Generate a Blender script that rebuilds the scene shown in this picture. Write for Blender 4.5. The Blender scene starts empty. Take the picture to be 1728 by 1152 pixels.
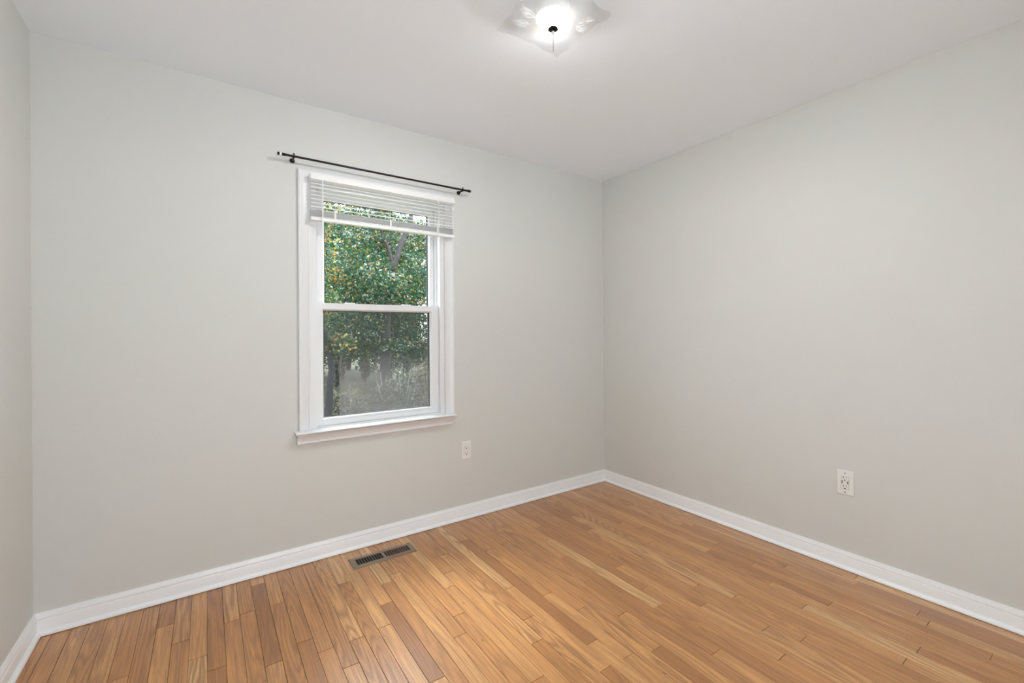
import bpy, bmesh, math, random
from mathutils import Vector, Matrix

random.seed(7)
sc = bpy.context.scene
C = sc.collection
R = math.radians

# ------------------------------------------------------------------ camera
ROOM_W, ROOM_H, ROOM_D = 3.2574, 2.44, 3.45        # x from -ROOM_W to 0, y from 0 (window wall) to -ROOM_D
yaw, roll = 0.6020089615, -0.0065814328
cam_d = bpy.data.cameras.new('camera')
cam = bpy.data.objects.new('camera', cam_d)
C.objects.link(cam)
fw = Vector((math.sin(yaw), math.cos(yaw), 0))
rt = Vector((math.cos(yaw), -math.sin(yaw), 0))
up = Vector((0, 0, 1))
r2 = rt * math.cos(roll) + up * math.sin(roll)
u2 = -rt * math.sin(roll) + up * math.cos(roll)
M = Matrix.Identity(4)
for i in range(3):
    M[i][0], M[i][1], M[i][2] = r2[i], u2[i], -fw[i]
M.translation = Vector((-2.6737, -2.5723, 1.2119))
cam.matrix_world = M
cam_d.sensor_width = 36.0
cam_d.lens = 748.8735 * 36.0 / 1728.0
cam_d.shift_y = -15.079 / 1728.0
cam_d.clip_start = 0.02
cam_d.clip_end = 300
sc.camera = cam

# ------------------------------------------------------------------ sky, sun, exposure
SKY = 6.8
w = bpy.data.worlds.new('sky')
sc.world = w
w.use_nodes = True
nt = w.node_tree
nt.nodes.clear()
out = nt.nodes.new('ShaderNodeOutputWorld')
bg = nt.nodes.new('ShaderNodeBackground')
tc = nt.nodes.new('ShaderNodeTexCoord')
sep = nt.nodes.new('ShaderNodeSeparateXYZ')
ramp = nt.nodes.new('ShaderNodeValToRGB')
nt.links.new(tc.outputs['Generated'], sep.inputs[0])
nt.links.new(sep.outputs['Z'], ramp.inputs[0])
ramp.color_ramp.elements[0].position = 0.0
ramp.color_ramp.elements[0].color = (0.875, 0.94, 1.0, 1)
ramp.color_ramp.elements[1].position = 0.8
ramp.color_ramp.elements[1].color = (0.78, 0.87, 1.0, 1)
nt.links.new(ramp.outputs[0], bg.inputs[0])
zr = nt.nodes.new('ShaderNodeMapRange')              # overcast sky: brighter overhead than at the horizon
zr.inputs[1].default_value, zr.inputs[2].default_value = -0.05, 0.95
zr.inputs[3].default_value, zr.inputs[4].default_value = SKY * 0.80, SKY * 1.9
nt.links.new(sep.outputs['Z'], zr.inputs[0])
nt.links.new(zr.outputs[0], bg.inputs[1])
nt.links.new(bg.outputs[0], out.inputs[0])

sun_d = bpy.data.lights.new('sun', 'SUN')
sun_d.energy = 5.0
sun_d.angle = R(20)                               # hazy sun
sun_d.color = (1.0, 0.965, 0.91)
sun = bpy.data.objects.new('sun', sun_d)
C.objects.link(sun)
sun.rotation_euler = Vector((0.06, -0.58, -1.0)).to_track_quat('-Z', 'Y').to_euler()
sun.location = (-8, 8, 14)

BULB = 2250.0                                        # emission of the two ceiling-lamp bulbs

sc.view_settings.view_transform = 'Standard'
sc.view_settings.look = 'None'
sc.view_settings.gamma = 1.0
sc.view_settings.use_curve_mapping = False
sc.view_settings.exposure = 0.15
sc.cycles.max_bounces = 12
sc.cycles.diffuse_bounces = 8
sc.cycles.transparent_max_bounces = 16
sc.cycles.caustics_reflective = False
sc.cycles.caustics_refractive = False

# ------------------------------------------------------------------ helpers
class MB:
    def __init__(s):
        s.v, s.f = [], []
    def add(s, vs, fs):
        o = len(s.v)
        s.v += [tuple(p) for p in vs]
        s.f += [tuple(i + o for i in f) for f in fs]
        return s
    def box(s, x0, x1, y0, y1, z0, z1):
        return s.add([(x0, y0, z0), (x1, y0, z0), (x1, y1, z0), (x0, y1, z0),
                      (x0, y0, z1), (x1, y0, z1), (x1, y1, z1), (x0, y1, z1)],
                     [(3, 2, 1, 0), (4, 5, 6, 7), (0, 1, 5, 4), (1, 2, 6, 5), (2, 3, 7, 6), (3, 0, 4, 7)])
    def extrude(s, prof, o, u, v, wd, l0, l1, m0=0.0, m1=0.0):
        """closed profile of (a, b) in the u/v plane at o, run along wd from l0 + m0*a to l1 + m1*a"""
        o, u, v, wd = Vector(o), Vector(u), Vector(v), Vector(wd)
        n = len(prof)
        A = [o + u * a + v * b + wd * (l0 + m0 * a) for a, b in prof]
        B = [o + u * a + v * b + wd * (l1 + m1 * a) for a, b in prof]
        fs = [(i, (i + 1) % n, n + (i + 1) % n, n + i) for i in range(n)]
        fs += [tuple(range(n - 1, -1, -1)), tuple(range(n, 2 * n))]
        return s.add(A + B, fs)
    def tube(s, path, rad, n=12, cap=True):
        path = [Vector(p) for p in path]
        if not isinstance(rad, (list, tuple)):
            rad = [rad] * len(path)
        vs, fs = [], []
        prev = None
        for i, p in enumerate(path):
            a = path[max(i - 1, 0)]
            b = path[min(i + 1, len(path) - 1)]
            t = (b - a).normalized()
            if prev is None:
                h = Vector((0, 0, 1)) if abs(t.z) < 0.9 else Vector((1, 0, 0))
                nx = t.cross(h).normalized()
            else:
                nx = (prev - t * prev.dot(t)).normalized()
            prev = nx
            ny = t.cross(nx)
            for k in range(n):
                an = 2 * math.pi * k / n
                vs.append(p + (nx * math.cos(an) + ny * math.sin(an)) * rad[i])
        for i in range(len(path) - 1):
            for k in range(n):
                fs.append((i * n + k, i * n + (k + 1) % n, (i + 1) * n + (k + 1) % n, (i + 1) * n + k))
        if cap:
            fs.append(tuple(range(n - 1, -1, -1)))
            fs.append(tuple(range((len(path) - 1) * n, len(path) * n)))
        return s.add(vs, fs)
    def lathe(s, prof, o, axis=(0, 0, 1), n=32):
        """profile of (radius, height) turned round axis through o"""
        o, ax = Vector(o), Vector(axis).normalized()
        h = Vector((0, 0, 1)) if abs(ax.z) < 0.9 else Vector((1, 0, 0))
        nx = ax.cross(h).normalized()
        ny = ax.cross(nx)
        vs, fs = [], []
        for r, z in prof:
            for k in range(n):
                an = 2 * math.pi * k / n
                vs.append(o + ax * z + (nx * math.cos(an) + ny * math.sin(an)) * max(r, 1e-5))
        for i in range(len(prof) - 1):
            for k in range(n):
                fs.append((i * n + k, i * n + (k + 1) % n, (i + 1) * n + (k + 1) % n, (i + 1) * n + k))
        fs.append(tuple(range(n - 1, -1, -1)))
        fs.append(tuple(range((len(prof) - 1) * n, len(prof) * n)))
        return s.add(vs, fs)
    def build(s, name, mat, parent=None, smooth=False, bevel=0.0, segs=2, origin=None):
        me = bpy.data.meshes.new(name)
        base = Vector(origin) if origin is not None else Vector((0, 0, 0))
        me.from_pydata([tuple(Vector(p) - base) for p in s.v], [], s.f)
        bm = bmesh.new()
        bm.from_mesh(me)
        bmesh.ops.recalc_face_normals(bm, faces=bm.faces)
        bm.to_mesh(me)
        bm.free()
        me.materials.append(mat)
        o = bpy.data.objects.new(name, me)
        C.objects.link(o)
        o.location = base
        if parent is not None:
            o.parent = parent
            o.matrix_parent_inverse = Matrix.Translation(-world_loc(parent))
        if smooth:
            for p in me.polygons:
                p.use_smooth = True
            try:
                me.set_sharp_from_angle(angle=R(35))
            except Exception:
                pass
        if bevel:
            b = o.modifiers.new('bevel', 'BEVEL')
            b.width = bevel
            b.segments = segs
            b.limit_method = 'ANGLE'
            b.angle_limit = R(40)
            b.harden_normals = False
        return o

def world_loc(o):
    p = Vector(o.location)
    while o.parent is not None:
        # parents here are never rotated; inverse matrices cancel the parent's place
        p = p + Vector(o.matrix_parent_inverse.translation) + world_loc(o.parent)
        break
    return p

def empty(name, loc):
    o = bpy.data.objects.new(name, None)
    o.empty_display_size = 0.1
    o.location = loc
    C.objects.link(o)
    return o

def tag(o, label=None, cat=None, group=None, kind=None):
    if label: o['label'] = label
    if cat: o['category'] = cat
    if group: o['group'] = group
    if kind: o['kind'] = kind
    return o

def struct(o, label=None, cat=None):
    return tag(o, label, cat, None, 'structure')

# ------------------------------------------------------------------ materials
def mat(name, col, rough=0.5, metal=0.0, spec=0.5, coat=0.0):
    m = bpy.data.materials.new(name)
    m.use_nodes = True
    b = m.node_tree.nodes['Principled BSDF']
    b.inputs['Base Color'].default_value = (*col, 1)
    b.inputs['Roughness'].default_value = rough
    b.inputs['Metallic'].default_value = metal
    b.inputs['Specular IOR Level'].default_value = spec
    b.inputs['Coat Weight'].default_value = coat
    return m

def noise_bump(m, scale, strength, dist=0.001, detail=3, col_var=0.0):
    nt = m.node_tree
    b = nt.nodes['Principled BSDF']
    tc = nt.nodes.new('ShaderNodeTexCoord')
    n = nt.nodes.new('ShaderNodeTexNoise')
    n.inputs['Scale'].default_value = scale
    n.inputs['Detail'].default_value = detail
    bp = nt.nodes.new('ShaderNodeBump')
    bp.inputs['Strength'].default_value = strength
    bp.inputs['Distance'].default_value = dist
    nt.links.new(tc.outputs['Object'], n.inputs['Vector'])
    nt.links.new(n.outputs['Fac'], bp.inputs['Height'])
    nt.links.new(bp.outputs['Normal'], b.inputs['Normal'])
    if col_var:
        c = b.inputs['Base Color'].default_value[:]
        n2 = nt.nodes.new('ShaderNodeTexNoise')
        n2.inputs['Scale'].default_value = scale * 0.06
        n2.inputs['Detail'].default_value = 4
        mx = nt.nodes.new('ShaderNodeMix')
        mx.data_type = 'RGBA'
        mx.inputs[6].default_value = (*[x * (1 - col_var) for x in c[:3]], 1)
        mx.inputs[7].default_value = (*[min(1, x * (1 + col_var)) for x in c[:3]], 1)
        nt.links.new(tc.outputs['Object'], n2.inputs['Vector'])
        nt.links.new(n2.outputs['Fac'], mx.inputs[0])
        nt.links.new(mx.outputs[2], b.inputs['Base Color'])
    return m

M_wall = noise_bump(mat('wall_paint', (0.662, 0.665, 0.644), 0.55, spec=0.3), 160, 0.10, 0.0006, 3, 0.012)
M_ceil = noise_bump(mat('ceiling_paint', (0.885, 0.930, 0.985), 0.9, spec=0.1), 120, 0.10, 0.0006, 3, 0.008)
M_trim = noise_bump(mat('trim_enamel', (0.76, 0.765, 0.775), 0.32), 90, 0.05, 0.0004, 2, 0.006)
M_base = noise_bump(mat('baseboard_enamel', (0.86, 0.865, 0.875), 0.32), 90, 0.05, 0.0004, 2, 0.006)
M_vinyl = noise_bump(mat('window_vinyl', (0.77, 0.775, 0.785), 0.30), 60, 0.02, 0.0003, 2, 0.005)
M_blind = noise_bump(mat('blind_vinyl', (0.86, 0.86, 0.86), 0.38), 60, 0.02, 0.0003, 2, 0.006)
M_cord = noise_bump(mat('white_cord', (0.82, 0.82, 0.81), 0.7), 900, 0.2, 0.0004)
M_black = noise_bump(mat('black_iron', (0.012, 0.011, 0.011), 0.38, 0.6), 200, 0.05, 0.0004)
M_finial = noise_bump(mat('dark_bronze', (0.014, 0.012, 0.011), 0.35, 0.7), 200, 0.05, 0.0004)
M_steel = noise_bump(mat('brushed_steel', (0.55, 0.55, 0.54), 0.3, 1.0), 300, 0.04, 0.0003)
M_plate = noise_bump(mat('outlet_plastic', (0.80, 0.795, 0.78), 0.35), 80, 0.02, 0.0003, 2, 0.004)
M_slot = noise_bump(mat('slot_black', (0.01, 0.01, 0.01), 0.6), 200, 0.02, 0.0003)
M_screw = noise_bump(mat('screw_steel', (0.28, 0.28, 0.27), 0.4, 0.8), 300, 0.05, 0.0003)
M_shadow = noise_bump(mat('shadow_dark', (0.03, 0.033, 0.036), 0.7), 200, 0.05, 0.0003)  # near-black standing for shade around the glass
M_vent = noise_bump(mat('register_bronze', (0.27, 0.205, 0.145), 0.42, 0.35), 120, 0.05, 0.0004, 3, 0.06)
M_louver = noise_bump(mat('register_louver', (0.22, 0.19, 0.165), 0.4, 0.4), 120, 0.05, 0.0004, 3, 0.06)
M_duct_shade = noise_bump(mat('duct_shade', (0.006, 0.006, 0.007), 0.8), 60, 0.05, 0.0004)
M_damper = noise_bump(mat('damper_rust', (0.060, 0.007, 0.007), 0.6), 60, 0.1, 0.0006, 3, 0.2)
M_bark = noise_bump(mat('bark', (0.036, 0.029, 0.029), 0.9), 14, 0.9, 0.03, 6, 0.3)
M_bark_dark = noise_bump(mat('bark_dark', (0.014, 0.013, 0.015), 0.9), 14, 0.9, 0.03, 6, 0.3)
M_twig = noise_bump(mat('pale_twig', (0.42, 0.38, 0.32), 0.8), 30, 0.4, 0.01, 4, 0.2)
M_eave = noise_bump(mat('eave_board', (0.55, 0.55, 0.54), 0.6), 40, 0.1, 0.001, 3, 0.03)
M_siding = noise_bump(mat('siding', (0.55, 0.53, 0.50), 0.7), 40, 0.1, 0.001, 3, 0.03)

def glass_mat():
    m = bpy.data.materials.new('window_glass')
    m.use_nodes = True
    nt = m.node_tree
    nt.nodes.clear()
    o = nt.nodes.new('ShaderNodeOutputMaterial')
    t = nt.nodes.new('ShaderNodeBsdfTransparent')
    t.inputs[0].default_value = (0.95, 0.97, 0.96, 1)
    g = nt.nodes.new('ShaderNodeBsdfGlossy')
    g.inputs['Roughness'].default_value = 0.02
    f = nt.nodes.new('ShaderNodeFresnel')
    f.inputs['IOR'].default_value = 1.45
    mx = nt.nodes.new('ShaderNodeMixShader')
    ge = nt.nodes.new('ShaderNodeNewGeometry')
    k = nt.nodes.new('ShaderNodeMath')               # the pane reflects at the face a ray enters by
    k.operation = 'MULTIPLY_ADD'
    nt.links.new(ge.outputs['Backfacing'], k.inputs[0])
    k.inputs[1].default_value = -1.0
    k.inputs[2].default_value = 1.0
    k2 = nt.nodes.new('ShaderNodeMath')
    k2.operation = 'MULTIPLY'
    nt.links.new(f.outputs[0], k2.inputs[0])
    nt.links.new(k.outputs[0], k2.inputs[1])
    nt.links.new(k2.outputs[0], mx.inputs[0])
    nt.links.new(t.outputs[0], mx.inputs[1])
    nt.links.new(g.outputs[0], mx.inputs[2])
    nt.links.new(mx.outputs[0], o.inputs[0])
    return m
M_glass = glass_mat()

def light_haze_glass_mat():
    """window glass with a veil of light painted over its lower part, clear at one side"""
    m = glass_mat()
    m.name = 'light_haze_glass'
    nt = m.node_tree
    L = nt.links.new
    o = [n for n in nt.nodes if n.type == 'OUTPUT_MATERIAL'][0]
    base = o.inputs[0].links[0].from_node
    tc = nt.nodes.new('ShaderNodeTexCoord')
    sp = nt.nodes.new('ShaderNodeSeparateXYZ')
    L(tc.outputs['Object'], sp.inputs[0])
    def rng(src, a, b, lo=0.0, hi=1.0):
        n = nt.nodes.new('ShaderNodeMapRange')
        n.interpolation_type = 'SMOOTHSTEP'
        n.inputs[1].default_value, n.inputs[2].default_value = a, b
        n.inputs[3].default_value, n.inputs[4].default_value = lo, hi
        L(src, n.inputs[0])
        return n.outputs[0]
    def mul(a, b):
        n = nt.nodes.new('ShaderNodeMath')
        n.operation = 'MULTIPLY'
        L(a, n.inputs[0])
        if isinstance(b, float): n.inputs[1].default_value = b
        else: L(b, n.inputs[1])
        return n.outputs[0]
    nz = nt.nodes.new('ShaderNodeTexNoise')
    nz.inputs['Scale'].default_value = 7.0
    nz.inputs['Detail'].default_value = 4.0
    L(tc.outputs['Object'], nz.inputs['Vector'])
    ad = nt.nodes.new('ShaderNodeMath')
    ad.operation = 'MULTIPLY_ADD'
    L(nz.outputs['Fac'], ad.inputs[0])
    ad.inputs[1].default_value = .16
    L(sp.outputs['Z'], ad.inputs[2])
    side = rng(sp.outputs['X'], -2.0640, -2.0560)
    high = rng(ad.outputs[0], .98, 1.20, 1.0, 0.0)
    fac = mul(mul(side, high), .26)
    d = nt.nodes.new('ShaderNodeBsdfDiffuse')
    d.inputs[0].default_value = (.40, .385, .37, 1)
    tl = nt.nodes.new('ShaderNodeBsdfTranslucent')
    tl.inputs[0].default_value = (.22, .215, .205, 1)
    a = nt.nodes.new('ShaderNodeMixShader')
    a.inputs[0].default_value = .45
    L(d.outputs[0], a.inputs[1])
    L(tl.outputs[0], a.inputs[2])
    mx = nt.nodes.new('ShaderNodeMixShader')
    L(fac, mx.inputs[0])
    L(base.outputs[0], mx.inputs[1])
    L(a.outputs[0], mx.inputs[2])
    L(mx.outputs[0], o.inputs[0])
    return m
M_haze = light_haze_glass_mat()  # haze on the pane is light painted into the glass

def screen_mat():
    m = bpy.data.materials.new('insect_screen')
    m.use_nodes = True
    nt = m.node_tree
    nt.nodes.clear()
    o = nt.nodes.new('ShaderNodeOutputMaterial')
    t = nt.nodes.new('ShaderNodeBsdfTransparent')
    d = nt.nodes.new('ShaderNodeBsdfDiffuse')
    d.inputs[0].default_value = (0.05, 0.05, 0.05, 1)
    tl = nt.nodes.new('ShaderNodeBsdfTranslucent')
    tl.inputs[0].default_value = (0.03, 0.03, 0.03, 1)
    a = nt.nodes.new('ShaderNodeMixShader')
    a.inputs[0].default_value = 0.6
    mx = nt.nodes.new('ShaderNodeMixShader')
    tc = nt.nodes.new('ShaderNodeTexCoord')
    n = nt.nodes.new('ShaderNodeTexNoise')
    n.inputs['Scale'].default_value = 9
    n.inputs['Detail'].default_value = 5
    mr = nt.nodes.new('ShaderNodeMapRange')
    mr.inputs[3].default_value = 0.27
    mr.inputs[4].default_value = 0.33
    nt.links.new(tc.outputs['Object'], n.inputs['Vector'])
    nt.links.new(n.outputs['Fac'], mr.inputs[0])
    nt.links.new(mr.outputs[0], mx.inputs[0])
    nt.links.new(d.outputs[0], a.inputs[1])
    nt.links.new(tl.outputs[0], a.inputs[2])
    nt.links.new(t.outputs[0], mx.inputs[1])
    nt.links.new(a.outputs[0], mx.inputs[2])
    nt.links.new(mx.outputs[0], o.inputs[0])
    return m
M_screen = screen_mat()

def shade_mat():
    m = bpy.data.materials.new('frosted_glass')
    m.use_nodes = True
    nt = m.node_tree
    nt.nodes.clear()
    o = nt.nodes.new('ShaderNodeOutputMaterial')
    t = nt.nodes.new('ShaderNodeBsdfTransparent')
    t.inputs[0].default_value = (0.92, 0.922, 0.922, 1)
    tl = nt.nodes.new('ShaderNodeBsdfTranslucent')
    tl.inputs[0].default_value = (0.8, 0.8, 0.79, 1)
    d = nt.nodes.new('ShaderNodeBsdfDiffuse')
    d.inputs[0].default_value = (0.85, 0.85, 0.85, 1)
    g = nt.nodes.new('ShaderNodeBsdfGlossy')
    g.inputs['Roughness'].default_value = 0.12
    a = nt.nodes.new('ShaderNodeMixShader')      # transparent / translucent
    a.inputs[0].default_value = 0.004
    b = nt.nodes.new('ShaderNodeMixShader')
    a.name, b.name = 'body', 'front_frosting'
    b.inputs[0].default_value = 0.002             # front frosting
    c = nt.nodes.new('ShaderNodeMixShader')
    nt.links.new(t.outputs[0], a.inputs[1])
    nt.links.new(tl.outputs[0], a.inputs[2])
    nt.links.new(a.outputs[0], b.inputs[1])
    nt.links.new(d.outputs[0], b.inputs[2])
    c.inputs[0].default_value = 0.02             # soft sheen
    nt.links.new(b.outputs[0], c.inputs[1])
    nt.links.new(g.outputs[0], c.inputs[2])
    nt.links.new(c.outputs[0], o.inputs[0])
    return m
M_shade = shade_mat()
M_etch = M_shade.copy()
M_etch.name = 'etched_glass'
M_etch.node_tree.nodes['front_frosting'].inputs[0].default_value = 0.016
M_etch.node_tree.nodes['body'].inputs[0].default_value = 0.026

def bulb_mat():
    m = bpy.data.materials.new('lit_bulb')
    m.use_nodes = True
    nt = m.node_tree
    nt.nodes.clear()
    o = nt.nodes.new('ShaderNodeOutputMaterial')
    e = nt.nodes.new('ShaderNodeEmission')
    e.inputs[0].default_value = (1.0, 0.992, 0.985, 1)
    e.inputs[1].default_value = BULB
    nt.links.new(e.outputs[0], o.inputs[0])
    return m
M_bulb = bulb_mat()

def wood_mat():
    m = bpy.data.materials.new('oak_strip')
    m.use_nodes = True
    nt = m.node_tree
    L = nt.links.new
    b = nt.nodes['Principled BSDF']
    def node(t, **k):
        n = nt.nodes.new(t)
        for a, v in k.items():
            setattr(n, a, v)
        return n
    def math_(op, a, bb=None, c=None):
        n = node('ShaderNodeMath', operation=op)
        for i, x in enumerate((a, bb, c)):
            if x is None: continue
            if isinstance(x, (int, float)): n.inputs[i].default_value = x
            else: L(x, n.inputs[i])
        return n.outputs[0]
    def mixc(f, a, bb, blend='MIX'):
        n = node('ShaderNodeMix', data_type='RGBA', blend_type=blend)
        for i, x in ((0, f), (6, a), (7, bb)):
            if isinstance(x, (int, float)): n.inputs[i].default_value = x
            elif isinstance(x, tuple): n.inputs[i].default_value = (*x, 1)
            else: L(x, n.inputs[i])
        return n.outputs[2]
    at = node('ShaderNodeAttribute', attribute_name='plank')
    sp = node('ShaderNodeSeparateColor')
    L(at.outputs['Color'], sp.inputs[0])
    tone, hue, seed = sp.outputs[0], sp.outputs[1], sp.outputs[2]
    tc = node('ShaderNodeTexCoord')
    xyz = node('ShaderNodeSeparateXYZ')
    L(tc.outputs['Object'], xyz.inputs[0])
    X, Y = xyz.outputs[0], xyz.outputs[1]
    off = math_('MULTIPLY', seed, 57.0)
    def vec(sx, sy, o2=0.0):
        n = node('ShaderNodeCombineXYZ')
        L(math_('ADD', math_('MULTIPLY', X, sx), off), n.inputs[0])
        L(math_('MULTIPLY', Y, sy), n.inputs[1])
        L(math_('ADD', math_('MULTIPLY', off, 1.7), o2), n.inputs[2])
        return n.outputs[0]
    def noise(v, scale, detail=3, rough=0.5):
        n = node('ShaderNodeTexNoise')
        n.inputs['Scale'].default_value = scale
        n.inputs['Detail'].default_value = detail
        n.inputs['Roughness'].default_value = rough
        L(v, n.inputs['Vector'])
        return n.outputs['Fac']
    # cathedral figure: contour lines of a stretched noise field
    big = noise(vec(11.0, 0.9), 1.0, 2.0, 0.35)
    ring = math_('SINE', math_('MULTIPLY', big, math_('ADD', 55.0, math_('MULTIPLY', hue, 70.0))))
    ring = math_('MULTIPLY_ADD', ring, 0.5, 0.5)
    ring = math_('POWER', ring, 1.6)
    fine = noise(vec(190.0, 4.0, 3.0), 1.0, 3.0, 0.6)
    pore = noise(vec(520.0, 14.0, 9.0), 1.0, 2.0, 0.5)
    wide = noise(vec(22.0, 1.6, 5.0), 1.0, 3.0, 0.5)
    # per-plank tone
    cr = node('ShaderNodeValToRGB')
    els = cr.color_ramp.elements
    els[0].position, els[0].color = 0.0, (0.375, 0.152, 0.040, 1)
    els[1].position, els[1].color = 1.0, (0.780, 0.470, 0.205, 1)
    for p, c in ((0.25, (0.520, 0.232, 0.068)), (0.55, (0.620, 0.295, 0.097)), (0.8, (0.700, 0.368, 0.136))):
        e = els.new(p)
        e.color = (*c, 1)
    L(tone, cr.inputs[0])
    col = cr.outputs[0]
    # warm red-brown drift inside a plank
    col = mixc(math_('MULTIPLY', math_('SUBTRACT', wide, 0.42), 1.1), col, (0.390, 0.165, 0.052))
    amt = math_('MULTIPLY_ADD', hue, 0.50, 0.20)
    col = mixc(math_('MULTIPLY', ring, amt), col, (0.235, 0.095, 0.032))
    fr = node('ShaderNodeMapRange')
    fr.inputs[1].default_value, fr.inputs[2].default_value = 0.40, 0.70
    L(fine, fr.inputs[0])
    col = mixc(math_('MULTIPLY', fr.outputs[0], 0.55), col, (0.230, 0.095, 0.033))
    pr = node('ShaderNodeMapRange')
    pr.inputs[1].default_value, pr.inputs[2].default_value = 0.60, 0.72
    L(pore, pr.inputs[0])
    col = mixc(math_('MULTIPLY', pr.outputs[0], 0.5), col, (0.16, 0.070, 0.028))
    # small dark knots, few
    vo = node('ShaderNodeTexVoronoi')
    vo.inputs['Scale'].default_value = 1.0
    L(vec(7.0, 2.6, 2.0), vo.inputs['Vector'])
    kr = node('ShaderNodeMapRange')
    kr.inputs[1].default_value, kr.inputs[2].default_value = 0.030, 0.012
    L(vo.outputs['Distance'], kr.inputs[0])
    col = mixc(math_('MULTIPLY', kr.outputs[0], 0.75), col, (0.07, 0.028, 0.012))
    L(col, b.inputs['Base Color'])
    rr = math_('MULTIPLY_ADD', fine, 0.14, 0.24)
    L(rr, b.inputs['Roughness'])
    b.inputs['Specular IOR Level'].default_value = 0.5
    b.inputs['Coat Weight'].default_value = 0.6
    b.inputs['Coat Roughness'].default_value = 0.32
    bp = node('ShaderNodeBump')
    bp.inputs['Strength'].default_value = 0.12
    bp.inputs['Distance'].default_value = 0.0005
    hgt = math_('ADD', math_('MULTIPLY', fine, 0.6), math_('MULTIPLY', wide, 1.5))
    L(hgt, bp.inputs['Height'])
    L(bp.outputs['Normal'], b.inputs['Normal'])
    return m
M_wood = wood_mat()
M_gap = noise_bump(mat('floor_gap', (0.020, 0.010, 0.005), 0.8), 60, 0.1, 0.0004)

def leaf_mat(name, transl=0.45):
    m = bpy.data.materials.new(name)
    m.use_nodes = True
    nt = m.node_tree
    b = nt.nodes['Principled BSDF']
    b.inputs['Roughness'].default_value = 0.42
    b.inputs['Specular IOR Level'].default_value = 0.30
    at = nt.nodes.new('ShaderNodeAttribute')
    at.attribute_name = 'leaf'
    tl = nt.nodes.new('ShaderNodeBsdfTranslucent')
    mx = nt.nodes.new('ShaderNodeMixShader')
    mx.inputs[0].default_value = transl
    o = nt.nodes['Material Output']
    nt.links.new(at.outputs['Color'], b.inputs['Base Color'])
    nt.links.new(at.outputs['Color'], tl.inputs[0])
    nt.links.new(b.outputs[0], mx.inputs[1])
    nt.links.new(tl.outputs[0], mx.inputs[2])
    nt.links.new(mx.outputs[0], o.inputs[0])
    return m
M_leaf = leaf_mat('leaf')

def lawn_mat():
    m = mat('lawn', (0.2, 0.25, 0.05), 0.9)
    nt = m.node_tree
    b = nt.nodes['Principled BSDF']
    tc = nt.nodes.new('ShaderNodeTexCoord')
    n = nt.nodes.new('ShaderNodeTexNoise')
    n.inputs['Scale'].default_value = 0.5
    n.inputs['Detail'].default_value = 9
    n.inputs['Roughness'].default_value = 0.75
    r = nt.nodes.new('ShaderNodeValToRGB')
    r.color_ramp.elements[0].position, r.color_ramp.elements[0].color = 0.38, (0.020, 0.024, 0.010, 1)
    r.color_ramp.elements[1].position, r.color_ramp.elements[1].color = 0.70, (0.13, 0.12, 0.04, 1)
    nt.links.new(tc.outputs['Object'], n.inputs['Vector'])
    nt.links.new(n.outputs['Fac'], r.inputs[0])
    nt.links.new(r.outputs[0], b.inputs['Base Color'])
    return m
M_lawn = lawn_mat()

# ------------------------------------------------------------------ room shell
T = 0.14
W, H, D = ROOM_W, ROOM_H, ROOM_D
OX0, OX1, OZ0, OZ1 = -2.2195, -1.4270, 0.6880, 2.0300        # window opening in the far wall

def wall_with_hole(name, x0, x1, y0, y1, z0, z1, hx0, hx1, hz0, hz1):
    mb = MB()
    mb.box(x0, hx0, y0, y1, z0, z1)
    mb.box(hx1, x1, y0, y1, z0, z1)
    mb.box(hx0, hx1, y0, y1, z0, hz0)
    mb.box(hx0, hx1, y0, y1, hz1, z1)
    o = mb.build(name, M_wall)
    bm = bmesh.new()
    bm.from_mesh(o.data)
    bmesh.ops.remove_doubles(bm, verts=bm.verts, dist=1e-5)
    bm.to_mesh(o.data)
    bm.free()
    return struct(o)
wall_with_hole('wall_far', -W - T, T, 0.0, T, -0.3, H + 0.1, OX0, OX1, OZ0, OZ1)
struct(MB().box(0.0, T, -D - T, 0.0, -0.3, H + 0.1).build('wall_right', M_wall))
struct(MB().box(-W - T, -W, -D - T, 0.0, -0.3, H + 0.1).build('wall_left', M_wall))
NX0, NX1, NZ0, NZ1 = -2.60, -1.55, 0.06, 2.12                # opening of the added fill-light door
wall_with_hole('wall_near', -W, 0.0, -D - T, -D, -0.3, H + 0.1, NX0, NX1, NZ0, NZ1)
struct(MB().box(-W, 0.0, -D, 0.0, H, H + 0.1).build('ceiling', M_ceil))

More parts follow.
